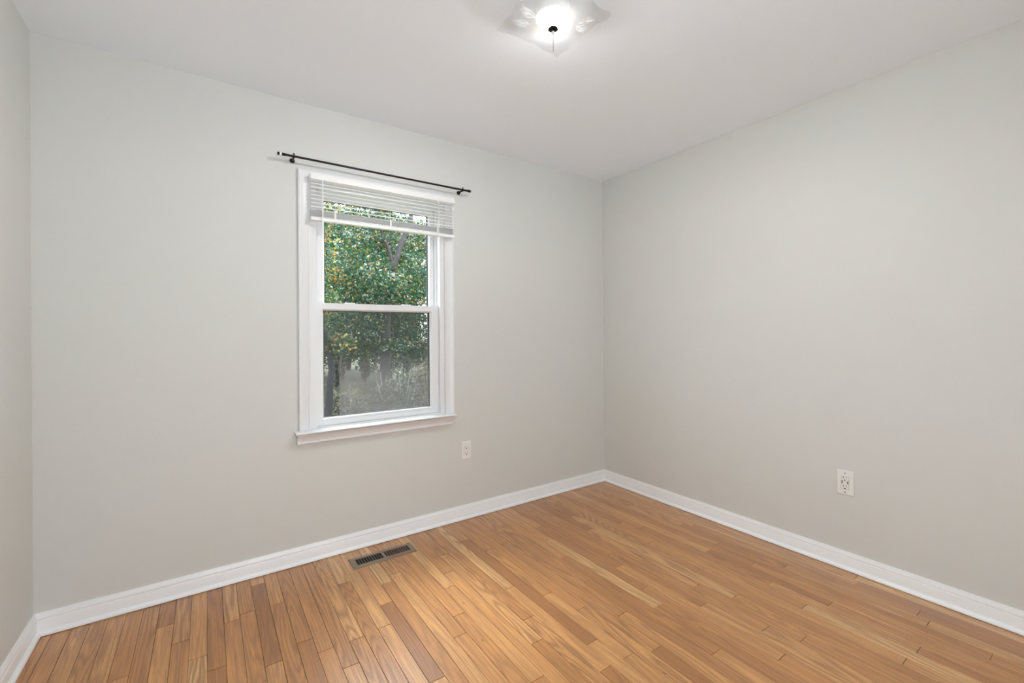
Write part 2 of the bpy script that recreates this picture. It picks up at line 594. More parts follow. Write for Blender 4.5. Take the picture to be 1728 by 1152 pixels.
# ---- oak strip floor: strips run from the window wall towards the camera
PW = 0.0577
X0 = -0.2851
measured = {}
for x, y in [(-2.8241, -.2275), (-2.7637, -.3826), (-2.7061, -.5287), (-2.5350, -.3210), (-2.4796, -.0994),
             (-2.4155, -.3241), (-2.3551, -.6605), (-2.3000, -.7620), (-2.4750, -.7247), (-1.9580, -.4472),
             (-2.0183, -.6067), (-2.0682, -.7546), (-1.7812, -.8629), (-1.8387, -.9831), (-1.7228, -.6533),
             (-1.6657, -.5318), (-1.6176, -.3568), (-1.4904, -.8235), (-1.5544, -1.0541), (-1.3849, -.4505),
             (-1.0874, -.7554), (-1.1411, -.9936), (-1.1968, -1.2632), (-1.2564, -1.4810), (-1.0281, -1.3150),
             (-.9666, -1.1893), (-.9212, -.9897), (-.8512, -.8769), (-.7474, -.5910), (-1.0338, -.5510),
             (-.9760, -.3888), (-1.6057, -1.1889), (-1.0999, -1.6210), (-.5702, -.9145), (-.5366, -.6318),
             (-.2295, -.8776), (-.3493, -.9123), (-.3942, -1.1618), (-.6382, -1.2443), (-.2712, -1.1452),
             (-.3407, -1.3744), (-.2313, -1.4829), (-.4552, -1.5126), (-.5134, -1.6876), (-.3993, -1.7449),
             (-.6841, -1.4734), (-.7944, -1.6633), (-.1188, -1.7493), (-.1719, -1.9879), (-.4586, -2.0541),
             (-.5707, -2.0426), (-.2851, -2.2185), (-.0651, -.5489), (-.2422, -.4780), (-.8442, -.8731)]:
    measured.setdefault(round((X0 - x) / PW), []).append(-y)
rnd = random.Random(41)
verts, faces, cols = [], [], []
k = -5
strip_x = X0 - PW * k + PW / 2
prev_tone = 0.5
while True:
    xa = X0 - PW * k + PW / 2
    xb = xa - PW
    if xb < -W - PW:
        break
    xr, xl = min(xa, 0.0), max(xb, -W)
    if xr - xl > 0.003:
        js = sorted(measured.get(k, []))
        cuts = []
        for j in js:
            if not cuts or j - cuts[-1] > 0.12:
                cuts.append(j)
        if not cuts:
            cuts = [rnd.uniform(1.7, 3.0) if k > 22 or k < 0 else rnd.uniform(0.9, 2.4)]
        while cuts[0] > 1.25:
            cuts.insert(0, cuts[0] - rnd.uniform(0.75, 1.15))
        while cuts[-1] < D:
            cuts.append(cuts[-1] + rnd.uniform(0.45, 1.25))
        ys = [0.0] + [c for c in cuts if 0.02 < c < D - 0.02] + [D]
        for a, b2 in zip(ys[:-1], ys[1:]):
            tone = min(1, max(0, rnd.gauss(0.52, 0.21)))
            if abs(tone - prev_tone) < 0.06:
                tone = min(1, max(0, tone + rnd.choice((-0.12, 0.12))))
            prev_tone = tone
            hue, seed = rnd.random(), rnd.random()
            g = rnd.uniform(0.0003, 0.0009)
            ge = rnd.uniform(0.0006, 0.0012)
            o = len(verts)
            px0, px1, py0, py1 = xl + g, xr - g, -b2 + ge, -a - ge
            c = 0.0006
            verts += [(px0, py0, -0.006), (px1, py0, -0.006), (px1, py1, -0.006), (px0, py1, -0.006),
                      (px0, py0, -c), (px1, py0, -c), (px1, py1, -c), (px0, py1, -c),
                      (px0 + c, py0 + c, 0), (px1 - c, py0 + c, 0), (px1 - c, py1 - c, 0), (px0 + c, py1 - c, 0)]
            fs = [(0, 1, 5, 4), (1, 2, 6, 5), (2, 3, 7, 6), (3, 0, 4, 7),
                  (4, 5, 9, 8), (5, 6, 10, 9), (6, 7, 11, 10), (7, 4, 8, 11), (8, 9, 10, 11)]
            faces += [tuple(i + o for i in f) for f in fs]
            cols += [(tone, hue, seed, 1.0)] * len(fs)
    k += 1
me = bpy.data.meshes.new('floor')
me.from_pydata(verts, [], faces)
att = me.color_attributes.new('plank', 'FLOAT_COLOR', 'CORNER')
buf = []
for p, c in zip(me.polygons, cols):
    buf += list(c) * p.loop_total
att.data.foreach_set('color', buf)
me.materials.append(M_wood)
floor = bpy.data.objects.new('floor', me)
C.objects.link(floor)
struct(floor)
sub = MB().box(-W, 0, -D, 0, -0.06, -0.003).build('subfloor', M_gap, floor)
sub['kind'] = 'structure'

# ---- baseboards with a quarter-round shoe
base_prof = [(0, 0), (0.0125, 0), (0.0125, 0.0600), (0.0110, 0.0635), (0.0095, 0.0650), (0.0115, 0.0675), (0.0112, 0.0720),
             (0.0092, 0.0780), (0.0062, 0.0840), (0.0050, 0.0890), (0, 0.0890)]
shoe_prof = [(0.0125, 0.0026), (0.0265, 0.0026), (0.0265, 0.0060), (0.0250, 0.0110), (0.0218, 0.0155), (0.0170, 0.0185), (0.0125, 0.0195)]
def baseboard(name, o, u, wd, length, m0, m1):
    b = MB().extrude(base_prof, o, u, (0, 0, 1), wd, 0, length, m0, m1).build(name, M_base, smooth=True)
    struct(b)
    s = MB().extrude(shoe_prof, o, u, (0, 0, 1), wd, 0, length, m0, m1).build('shoe_molding', M_base, b, smooth=True)
    return b
baseboard('baseboard_far', (-W, 0, 0), (0, -1, 0), (1, 0, 0), W, 1, -1)
baseboard('baseboard_right', (0, 0, 0), (-1, 0, 0), (0, -1, 0), D, 1, -1)
baseboard('baseboard_left', (-W, 0, 0), (1, 0, 0), (0, -1, 0), D, 1, -1)

# ------------------------------------------------------------------ window
win = struct(empty('window_1', ((OX0 + OX1) / 2, 0, OZ0)))
cas = [(0, 0), (0, .0080), (.0015, .0100), (.0070, .0105), (.0095, .0090), (.0120, .0092), (.0280, .0118), (.0400, .0150), (.0430, .0172),
       (.0460, .0180), (.0530, .0180), (.0565, .0160), (.0565, 0)]
casR = [(a * .0625 / .0565, b) for a, b in cas]
HW = 0.0565
ztop = 2.0285
MB().extrude(cas, (OX0, 0, 0), (-1, 0, 0), (0, -1, 0), (0, 0, 1), 0.700, ztop, 0, 1).build('side_casing', M_trim, win, smooth=True)
MB().extrude(casR, (OX1, 0, 0), (1, 0, 0), (0, -1, 0), (0, 0, 1), 0.700, ztop, 0, .0565 / .0625).build('side_casing', M_trim, win, smooth=True)
hc = MB()
n = len(cas)
A = [(OX0 - a, -b, ztop + a) for a, b in cas]
B = [(OX1 + a * .0625 / .0565, -b, ztop + a) for a, b in cas]
hc.add(A + B, [(i, (i + 1) % n, n + (i + 1) % n, n + i) for i in range(n)] + [tuple(range(n)), tuple(range(n, 2 * n))])
hc.build('head_casing', M_trim, win, smooth=True)
# stool (sill board) with rounded nose and the moulded apron under it
stool = [(0.026, .6840), (0.026, .6985), (-.052, .6985), (-.058, .6975), (-.0615, .6945), (-.0625, .6910), (-.0605, .6870), (-.056, .6845)]
MB().extrude([(a, b) for a, b in stool], (0, 0, 0), (0, 1, 0), (0, 0, 1), (1, 0, 0), OX0, OX1).build('window_stool', M_trim, win, smooth=True)
st2 = [(-.0002, .6840), (-.0002, .7000), (-.052, .7000), (-.058, .6985), (-.0615, .6955), (-.0625, .6910), (-.0605, .6870), (-.056, .6845)]
MB().extrude(st2, (0, 0, 0), (0, 1, 0), (0, 0, 1), (1, 0, 0), -2.2990, -1.3750).build('window_stool', M_trim, win, smooth=True)
apron = [(-.0002, .6842), (-.0510, .6842), (-.0500, .6790), (-.0440, .6740), (-.0370, .6680), (-.0320, .6600), (-.0295, .6510), (-.0290, .6440),
         (-.0305, .6425), (-.0305, .6355), (-.0280, .6325), (-.0002, .6325)]
MB().extrude(apron, (0, 0, 0), (0, 1, 0), (0, 0, 1), (1, 0, 0), -2.2890, -1.3915).build('window_apron', M_trim, win, smooth=True)

# vinyl frame in the opening: stepped ring
def ring(mb, x0, x1, z0, z1, wl, wr, wb, wt, y0, y1):
    mb.box(x0, x0 + wl, y0, y1, z0, z1)
    mb.box(x1 - wr, x1, y0, y1, z0, z1)
    mb.box(x0 + wl, x1 - wr, y0, y1, z0, z0 + wb)
    mb.box(x0 + wl, x1 - wr, y0, y1, z1 - wt, z1)
fr = MB()
e = 0.0004
ring(fr, OX0 + e, OX1 - e, .6990, OZ1 - e, .0345, .0290, .0060, .0300, .0030, .0280)
ring(fr, OX0 + e, OX1 - e, .6990, OZ1 - e, .0310, .0250, .0040, .0300, .0280, .0640)
ring(fr, OX0 + e, OX1 - e, .6990, OZ1 - e, .0470, .0400, .0200, .0300, .0640, .0655)
ring(fr, OX0 + e, OX1 - e, .6990, OZ1 - e, .0430, .0370, .0200, .0300, .0655, .1300)
fr.build('window_frame', M_vinyl, win, bevel=.0012)
dk = MB()
ring(dk, OX0 + .0440, OX1 - .0380, .7200, OZ1 - .031, .0210, .0240, .0050, .0120, .1140, .1300)
dk.build('shadowed_track', M_shadow, win)  # track coloured dark for the shade it stands in

def sash(name, x0, x1, z0, z1, y, wl, wr, wb, wt, depth=.030, bead=.0075, bd=.013, gm=None):
    mb = MB()
    def prof(wd):
        return [(0, 0), (wd - bead - .001, 0), (wd - bead, .0008), (wd, bd), (wd, depth), (0, depth)]
    # four members with mitred joints: a = distance in from the outer edge, b = depth away from the room
    mb.extrude(prof(wl), (x0, y, 0), (1, 0, 0), (0, 1, 0), (0, 0, 1), z0, z1, wb / wl, -wt / wl)
    mb.extrude(prof(wr), (x1, y, 0), (-1, 0, 0), (0, 1, 0), (0, 0, 1), z0, z1, wb / wr, -wt / wr)
    mb.extrude(prof(wb), (0, y, z0), (0, 0, 1), (0, 1, 0), (1, 0, 0), x0, x1, wl / wb, -wr / wb)
    mb.extrude(prof(wt), (0, y, z1), (0, 0, -1), (0, 1, 0), (1, 0, 0), x0, x1, wl / wt, -wr / wt)
    s = mb.build(name, M_vinyl, win)
    gk = MB()
    ring(gk, x0 + wl - .001, x1 - wr + .001, z0 + wb - .001, z1 - wt + .001, .0050, .0065, .0035, .0040, y + bd + .005, y + depth + .001)
    gk.build('shadow_ring', M_shadow, s)  # dark ring painting in the shade at the glass edge
    g = MB().box(x0 + wl - .003, x1 - wr + .003, y + bd + .001, y + bd + .0045, z0 + wb - .003, z1 - wt + .003)
    g = g.build('glass_pane', gm or M_glass, s)
    return s
lower = sash('lower_sash', -2.1840, -1.4565, .7055, 1.3820, .0300, .0395, .0545, .0420, .0420, gm=M_haze)
upper = sash('upper_sash', -2.1710, -1.4690, 1.3420, 1.9990, .0680, .0410, .0335, .0380, .0370)
# pull rail lip along the bottom of the lower sash, cam locks on the meeting rail, night latches on the upper stiles
MB().extrude([(0, 0), (-.007, .001), (-.0085, .004), (-.007, .0065), (0, .009)], (0, .0300, .7390), (0, 1, 0), (0, 0, 1), (1, 0, 0), -2.130, -1.520).build('lift_rail', M_vinyl, lower, smooth=True)
for x in (-2.000, -1.665):
    MB().box(x - .027, x + .027, .033, .056, 1.3820, 1.3870).build('sash_lock', M_vinyl, lower, bevel=.002)
for x in (-2.1565, -1.4820):
    MB().box(x - .0035, x + .0035, .0652, .0690, 1.425, 1.470).build('night_latch', M_vinyl, upper, bevel=.001)
# insect screen over the lower half, outside the glass
scr = MB().box(OX0 + .046, OX1 - .040, .1090, .1094, .7220, 1.3700).build('insect_screen', M_screen, win)
sf = MB()
ring(sf, OX0 + .0435, OX1 - .0375, .7195, 1.3800, .011, .011, .011, .011, .1055, .1125)
sf.build('screen_frame', M_vinyl, scr)

# glazed door added behind the camera to let in fill light
w2 = struct(empty('fill_door', ((NX0 + NX1) / 2, -D, NZ0)))
f2 = MB()
ring(f2, NX0, NX1, NZ0, NZ1, .05, .05, .05, .05, -D - .10, -D - .03)
f2.box((NX0 + NX1) / 2 - .03, (NX0 + NX1) / 2 + .03, -D - .10, -D - .03, NZ0 + .05, NZ1 - .05)
f2.build('fill_door_frame', M_vinyl, w2, bevel=.002)
MB().box(NX0 + .05, NX1 - .05, -D - .068, -D - .064, NZ0 + .05, NZ1 - .05).build('glass_pane', M_glass, w2)

# ------------------------------------------------------------------ mini blind, raised
bl = tag(empty('mini_blind', (-1.798, -.04, 2.06)), 'white mini blind pulled most of the way up over the window', 'window blind')
BX0, BX1 = -2.2225, -1.3775
hr = [(-.0190, 2.0270), (-.0560, 2.0270), (-.0600, 2.0290), (-.0600, 2.0570), (-.0585, 2.0600), (-.0555, 2.0610), (-.0190, 2.0610)]
MB().extrude(hr, (0, 0, 0), (0, 1, 0), (0, 0, 1), (1, 0, 0), BX0 + .001, BX1 - .001).build('headrail', M_blind, bl, smooth=True)
def slat_pts(z, tilt=0.0, wd=.0250, crown=.0028, yc=-.0400):
    pts_t, pts_b = [], []
    for i in range(7):
        t = i / 6 * 2 - 1
        yy, zz = t * wd / 2, crown * (1 - t * t)
        ca, sa = math.cos(tilt), math.sin(tilt)
        pts_t.append((yc + yy * ca - zz * sa, z + yy * sa + zz * ca))
    for (a, b) in reversed(pts_t):
        pts_b.append((a, b - .0006))
    return pts_t + pts_b
NS = 7
proto = None
for i in range(NS):
    z = 2.0100 - i * .0205
    if proto is None:
        proto = MB().extrude(slat_pts(0, R(24)), (0, 0, 0), (0, 1, 0), (0, 0, 1), (1, 0, 0), BX0 + .003, BX1 - .003).build('slat', M_blind, bl, smooth=True)
        o = proto
    else:
        o = proto.copy()
        C.objects.link(o)
    o.location.z = z
# gathered slats and bottom rail
proto = None
for i in range(14):
    z = 1.8360 + i * .0024
    if proto is None:
        proto = o = MB().extrude(slat_pts(0, R(4)), (0, 0, 0), (0, 1, 0), (0, 0, 1), (1, 0, 0), BX0 + .003, BX1 - .003).build('gathered_slat', M_blind, bl, smooth=True)
    else:
        o = proto.copy()
        C.objects.link(o)
    o.location.z = z
    o.location.y = random.uniform(-.0012, .0012)
    o.location.x = random.uniform(-.0015, .0015)
br_ = [(-.0270, 1.8130), (-.0530, 1.8130), (-.0545, 1.8150), (-.0545, 1.8270), (-.0530, 1.8295), (-.0400, 1.8320), (-.0270, 1.8295), (-.0255, 1.8270), (-.0255, 1.8150)]
MB().extrude(br_, (0, 0, 0), (0, 1, 0), (0, 0, 1), (1, 0, 0), BX0 + .002, BX1 - .002).build('bottom_rail', M_blind, bl, smooth=True)
for x in (-2.0990, -1.7930, -1.4990):
    lc = MB()
    for yy in (-.0560, -.0240):
        lc.tube([(x, yy, 2.028), (x, yy, 1.8300)], .0008, 6)
    lc.box(x - .0050, x + .0050, -.0562, -.0550, 1.8250, 1.8720)
    lc.build('ladder_cord', M_cord, bl)
wx = -2.1645
MB().tube([(wx, -.066, 2.030), (wx, -.068, 2.020), (wx, -.068, 1.90), (wx - .001, -.0675, 1.78)], [.0022, .0032, .0034, .0034], 6).build('tilt_wand', M_blind, bl, smooth=True)
lf = MB().tube([(-1.4955, -.0640, 2.029), (-1.4955, -.0640, 1.76)], .0013, 6)
lf.tube([(-1.4920, -.0640, 2.029), (-1.4920, -.0640, 1.77)], .0013, 6)
lf.build('lift_cord', M_cord, bl)

# ------------------------------------------------------------------ curtain rod
RZ, RY = 2.1250, -.0600
rod = tag(empty('curtain_rod', (-1.83, 0, RZ)), 'thin black curtain rod on two brackets above the window', 'curtain rod')
MB().tube([(-2.3350, RY, RZ), (-1.3050, RY, RZ)], .0056, 16).build('rod', M_black, rod, smooth=True)
M_bead = noise_bump(mat('clear_bead', (0.86, 0.86, 0.85), 0.12, 0.0, 0.8), 90, 0.02, 0.0003)
for sx, x, mm in ((-1, -2.3350, M_bead), (1, -1.3050, M_black)):
    f = MB().lathe([(.0058, 0), (.0068, .002), (.0074, .012), (.0078, .020), (.0078, .022)] if sx < 0 else [(.0058, 0), (.0064, .002), (.0060, .012), (.0064, .019), (.0070, .0205)], (x, RY, RZ), (sx, 0, 0), 20).build('finial', M_black, rod, smooth=True)
    MB().lathe([(.0070, .0), (.0084, .0015), (.0088, .005), (.0084, .0095), (.0070, .011)], (x + sx * (.0215 if sx < 0 else .0200), RY, RZ), (sx, 0, 0), 20).build('finial_bead', mm, f, smooth=True)
    MB().lathe([(.0074, 0), (.0082, .001), (.0084, .005), (.0066, .009), (.002, .0105)], (x + sx * (.0325 if sx < 0 else .0310), RY, RZ), (sx, 0, 0), 20).build('finial_cap', M_black, f, smooth=True)
for x in (-2.3010, -1.3220):
    b = MB().lathe([(.0125, .0004), (.0125, .003), (.0110, .005), (.0060, .006), (.0050, .010), (.0050, .0500)], (x, 0, RZ - .0035), (0, -1, 0), 20)
    b = b.build('bracket', M_black, rod, smooth=True)
    cup = MB()
    pts = []
    for i in range(13):
        a = R(-205 + i * 230 / 12)
        pts.append((x, RY + math.cos(a) * .0085, RZ + math.sin(a) * .0085))
    cup.tube(pts, .0028, 8)
    cup.lathe([(.0022, 0), (.0022, .0035), (.0048, .004), (.0050, .0085), (.0034, .0100)], (x, RY, RZ + .0050), (0, 0, 1), 14)
    cup.build('bracket_cup', M_black, b, smooth=True)

# ------------------------------------------------------------------ outlets
def outlet(name, centre, u, nrm, wd, hg, usb, label):
    """u = direction along the wall (to the right in the photo), nrm = out of the wall"""
    c, u, nrm = Vector(centre), Vector(u), Vector(nrm)
    z = Vector((0, 0, 1))
    root = tag(empty(name, c), label, 'power outlet')
    def bx(u0, u1, z0, z1, n0, n1, nm, m, par, bev=0.0):
        pts = [c + u * a + z * b + nrm * d for a in (u0, u1) for b in (z0, z1) for d in (n0, n1)]
        mb = MB().add(pts, [(0, 1, 3, 2), (4, 6, 7, 5), (0, 4, 5, 1), (2, 3, 7, 6), (0, 2, 6, 4), (1, 5, 7, 3)])
        return mb.build(nm, m, par, bevel=bev)
    pl = MB()
    prof = [(0, .0003), (0, .0035), (.0012, .0052), (.004, .0062), (.0185 if not usb else .0200, .0062), (.0185 if not usb else .0200, .0003)]
    mw = (wd / 2 - prof[-1][0])
    mh = .0340
    wv = hg / 2 - mh
    def sc_(k):
        return [(a * k / prof[-1][0], b) for a, b in prof]
    # plate as a mitred ring round the device opening
    pl.extrude(sc_(prof[-1][0]), c - u * wd / 2, u, nrm, z, -hg / 2, hg / 2, wv / prof[-1][0], -wv / prof[-1][0])
    pl.extrude(sc_(prof[-1][0]), c + u * wd / 2, -u, nrm, z, -hg / 2, hg / 2, wv / prof[-1][0], -wv / prof[-1][0])
    pl.extrude(sc_(wv), c - z * hg / 2, z, nrm, u, -wd / 2, wd / 2, prof[-1][0] / wv, -prof[-1][0] / wv)
    pl.extrude(sc_(wv), c + z * hg / 2, -z, nrm, u, -wd / 2, wd / 2, prof[-1][0] / wv, -prof[-1][0] / wv)
    plate = pl.build('cover_plate', M_plate, root)
    dev = bx(-mw + .0011, mw - .0011, -mh + .0011, mh - .0011, .0003, .0074, 'receptacle', M_plate, root, .0012)
    F = .0075
    for zt, zg in (((.0220, .0100), (-.0150, -.0275)) if not usb else ((.0270, .0135), (-.0160, -.0290))):
        bx(-.0076, -.0052, zt - .0046, zt + .0046, F - .0008, F, 'blade_slot', M_slot, dev)
        bx(.0054, .0074, zt - .0036, zt + .0036, F - .0008, F, 'blade_slot', M_slot, dev)
        g = MB().lathe([(.0033, -.0008), (.0033, 0)], c + z * zg + nrm * F, nrm, 16)
        g.build('ground_hole', M_slot, dev)
    if usb:
        for a in (-.0120, .0120):
            bx(a - .0022, a + .0022, -.0045, .0090, F - .0008, F + .0001, 'charging_port', M_slot, dev)
    for zc in (.0480, -.0480):
        if usb:
            s_ = MB().lathe([(.0032, 0), (.0030, .0010), (.0015, .0014)], c + z * zc + nrm * .0062, nrm, 16)
            s_.build('plate_screw', M_screw, plate, smooth=True)
    return root
outlet('wall_outlet', (-1.2790, 0, .4450), (1, 0, 0), (0, -1, 0), .0690, .1150, False, 'white outlet on the window wall, below and beside the window sill')
outlet('wall_outlet', (0, -1.6690, .4380), (0, -1, 0), (-1, 0, 0), .0740, .1240, True, 'white outlet with two charging ports on the blank side wall')

# ------------------------------------------------------------------ floor register
vx0, vx1, vy0, vy1 = -2.0600, -1.7150, -.2340, -.1140
vent = tag(empty('floor_register', ((vx0 + vx1) / 2, (vy0 + vy1) / 2, 0)), 'brown metal heating register set in the wood floor under the window', 'floor vent')
ix0, ix1, iy0, iy1 = vx0 + .030, vx1 - .028, vy0 + .029, vy1 - .026
fp = MB()
vp = [(0, .0002), (0, .0015), (.004, .0042), (.007, .0050), (.028, .0050), (.029, .0040), (.029, .0002)]
def scl(k): return [(a * k / .029, b) for a, b in vp]
fp.extrude(scl(ix0 - vx0), (vx0, 0, 0), (1, 0, 0), (0, 0, 1), (0, 1, 0), vy0, vy1, (iy0 - vy0) / (ix0 - vx0), -(vy1 - iy1) / (ix0 - vx0))
fp.extrude(scl(vx1 - ix1), (vx1, 0, 0), (-1, 0, 0), (0, 0, 1), (0, 1, 0), vy0, vy1, (iy0 - vy0) / (vx1 - ix1), -(vy1 - iy1) / (vx1 - ix1))
fp.extrude(scl(iy0 - vy0), (0, vy0, 0), (0, 1, 0), (0, 0, 1), (1, 0, 0), vx0, vx1, (ix0 - vx0) / (iy0 - vy0), -(vx1 - ix1) / (iy0 - vy0))
fp.extrude(scl(vy1 - iy1), (0, vy1, 0), (0, -1, 0), (0, 0, 1), (1, 0, 0), vx0, vx1, (ix0 - vx0) / (vy1 - iy1), -(vx1 - ix1) / (vy1 - iy1))
xm = (ix0 + ix1) / 2
fp.box(xm - .0075, xm + .0075, iy0, iy1, .0010, .0050)
fp.build('faceplate', M_vent, vent)
MB().box(ix0, xm - .0075, iy0, iy1, .0003, .0009).build('duct_shade_sheet', M_duct_shade, vent)  # flat near-black panel over the planks, standing for the dark duct below
tag(MB().box(xm + .0075, ix1, iy0, iy1, .0003, .0009).build('damper', M_damper, vent), 'dark red damper plate')
for a, b2 in ((ix0, xm - .0075), (xm + .0075, ix1)):
    for i in range(1, 10):
        x = a + (b2 - a) * i / 10
        MB().add([(x - .0010, iy0, .0012), (x + .0006, iy0, .0012), (x + .0018, iy0, .0048), (x + .0002, iy0, .0046),
                  (x - .0010, iy1, .0012), (x + .0006, iy1, .0012), (x + .0018, iy1, .0048), (x + .0002, iy1, .0046)],
                 [(0, 1, 2, 3), (7, 6, 5, 4), (0, 4, 5, 1), (1, 5, 6, 2), (2, 6, 7, 3), (3, 7, 4, 0)]).build('louver', M_louver, vent)

# ------------------------------------------------------------------ ceiling lamp
LX, LY = -1.5940, -1.2870
lamp = tag(empty('ceiling_lamp', (LX, LY, H)), 'square frosted glass ceiling lamp with black finial and etched wheat sprigs', 'ceiling light')
ZF, ZC, HS = 2.3560, 2.3860, .1515
def shade_z(u, v):
    s_ = (abs(u) ** 3.2 + abs(v) ** 3.2) ** (1 / 3.2)
    z = ZF + (ZC - ZF) * min(1.25, s_) ** 1.7
    e_ = max(abs(u), abs(v)) ** 6
    t = u if abs(v) > abs(u) else v
    z += e_ * .0030 * math.sin(t * 9.0 + (1.0 if v > u else -.6))
    z -= max(0, abs(u) + abs(v) - 1.35) * .035
    return z
NG = 40
sm = MB()
vs, fs = [], []
for top in (0, 1):
    for j in range(NG + 1):
        for i in range(NG + 1):
            u, v = i / NG * 2 - 1, j / NG * 2 - 1
            t = u if abs(v) > abs(u) else v
            k_ = 1 + .012 * math.sin(t * 11 + 2 * v) * max(abs(u), abs(v)) ** 6
            vs.append((LX + u * HS * k_, LY + v * HS * k_, shade_z(u, v) + top * .0035))
n1 = (NG + 1)
for j in range(NG):
    for i in range(NG):
        a = j * n1 + i
        fs.append((a, a + n1, a + n1 + 1, a + 1))
        a += n1 * n1
        fs.append((a, a + 1, a + n1 + 1, a + n1))
for i in range(NG):
    for a, b2 in ((i, i + 1), (NG * n1 + i + 1, NG * n1 + i), ((i + 1) * n1, i * n1), (i * n1 + NG, (i + 1) * n1 + NG)):
        fs.append((a, b2, b2 + n1 * n1, a + n1 * n1))
shade = sm.add(vs, fs).build('lamp_shade', M_shade, lamp, smooth=True)
# etched wheat sprigs on two corners of the shade
def sprig(cu, cv, du, dv, length, nk):
    mb = MB()
    def P(u, v):
        return (LX + u * HS, LY + v * HS, shade_z(u, v) - .0006)
    pu, pv = -dv, du
    stem = []
    for i in range(9):
        t = i / 8
        b = .10 * t * t
        stem.append((cu + du * length * t + pu * b, cv + dv * length * t + pv * b))
    mb.tube([P(*p) for p in stem], .0005, 5)
    for i in range(nk):
        t = .35 + .65 * i / nk
        u, v = cu + du * length * t + pu * .10 * t * t, cv + dv * length * t + pv * .10 * t * t
        for s_ in (-1, 1):
            u1, v1 = u + (du * .10 + s_ * pu * .085), v + (dv * .10 + s_ * pv * .085)
            um, vm = (u + u1) / 2 + s_ * pu * .02, (v + v1) / 2 + s_ * pv * .02
            if max(abs(u1), abs(v1)) < .97:
                mb.tube([P(u, v), P(um, vm), P(u1, v1)], [.0003, .0009, .0003], 5)
    # two long curved blades
    for s_ in (-1, 1):
        pts = []
        for i in range(7):
            t = i / 6
            q = (cu + du * length * .75 * t + s_ * pu * .30 * t * (1.25 - t), cv + dv * length * .75 * t + s_ * pv * .30 * t * (1.25 - t))
            if max(abs(q[0]), abs(q[1])) < .97:
                pts.append(P(*q))
        if len(pts) > 2:
            mb.tube(pts, .0005, 5)
    mb.build('etched_wheat', M_etch, shade, smooth=True)
q = .7071
sprig(.50, -.42, q * .9, -q * .95, .48, 6)
sprig(.52, -.30, .98, .10, .42, 5)
sprig(-.55, .28, -.62, .72, .45, 5)
sprig(-.55, .02, -.95, .20, .42, 5)
# canopy, stem, sockets and bulbs between the glass and the ceiling
MB().lathe([(.0600, 0), (.0640, -.004), (.0650, -.0450), (.0637, -.0465), (.0620, -.0450), (.0600, -.0090), (.0100, -.0080)], (LX, LY, H - .0002), (0, 0, 1), 48).build('reflector_pan', M_plate, lamp, smooth=True)
MB().tube([(LX, LY, H - .0082), (LX, LY, ZF + .003)], .0045, 12).build('stem', M_steel, lamp, smooth=True)
for dx, dy in ((-.34, -.94), (.50, .866)):
    ax = (dx, dy, 0)
    s_ = MB().lathe([(.010, .007), (.011, .008), (.011, .022), (.010, .023)], (LX, LY, H - .0420), ax, 16).build('socket', M_plate, lamp, smooth=True)
    prof = [(.009, 0), (.0115, .004)]
    for i in range(11):
        a = R(-55 + 145 * i / 10)
        prof.append((.0155 * math.cos(a), .017 + .0155 * math.sin(a)))
    MB().lathe(prof, Vector((LX, LY, H - .0420)) + Vector(ax) * .0232, ax, 20).build('bulb', M_bulb, s_, smooth=True)
fin = MB().lathe([(.0030, .004), (.0185, .0010), (.0195, -.0015), (.0170, -.0035), (.0070, -.0055), (.0062, -.007)], (LX, LY, ZF - .002), (0, 0, 1), 32).build('finial', M_finial, lamp, smooth=True)
MB().lathe([(.0040, 0), (.0056, -.003), (.0060, -.006), (.0045, -.010), (.0018, -.012)], (LX, LY, ZF - .009), (0, 0, 1), 20).build('finial_knob', M_steel, fin, smooth=True)
MB().tube([(LX, LY, ZF - .020), (LX + .0005, LY, ZF - .050), (LX + .0005, LY, ZF - .088)], .0011, 8).build('pull_pin', M_black, fin, smooth=True)

# ------------------------------------------------------------------ outside
GZ = -1.5
lawn = struct(MB().box(-60, 80, .3, 110, GZ - .3, GZ).build('lawn', M_lawn))
M_bounce = noise_bump(mat('bounce_concrete', (0.72, 0.72, 0.71), 0.85), 6, 0.3, 0.003, 5, 0.08)
pt = MB()  # unseen pale ground added to bounce light onto the ceiling
pt.box(-22, -W - T - .01, -22, .29, GZ + 1.0, GZ + 1.30)
pt.box(-W - T - .01, 14, -22, -D - T - .01, GZ + 1.0, GZ + 1.30)
struct(pt.build('bounce_terrace', M_bounce))
eave = MB()
eave.box(-W - 1.2, 1.2, T, .40, 2.62, 2.74)
eave.box(-W - 1.2, 1.2, .40, .42, 2.60, 2.78)
struct(eave.build('roof_eave', M_eave), None, None)

GREEN = [(.020, .062, .012), (.032, .090, .014), (.014, .050, .020), (.050, .120, .018), (.020, .072, .034), (.070, .125, .016)]
TEAL = [(.028, .110, .068), (.050, .150, .100)]  # leaf greens tinted with the sky's reflection
WARM = [(.40, .28, .040), (.44, .19, .035), (.34, .30, .050), (.30, .16, .080), (.42, .33, .10)]
GLINT = [(.50, .52, .40), (.60, .60, .52), (.36, .46, .36)]  # pale leaf colours painted in as specular glints
PALE = [(.34, .29, .20), (.50, .45, .35), (.36, .25, .18), (.24, .26, .15), (.12, .09, .065), (.62, .57, .46)]

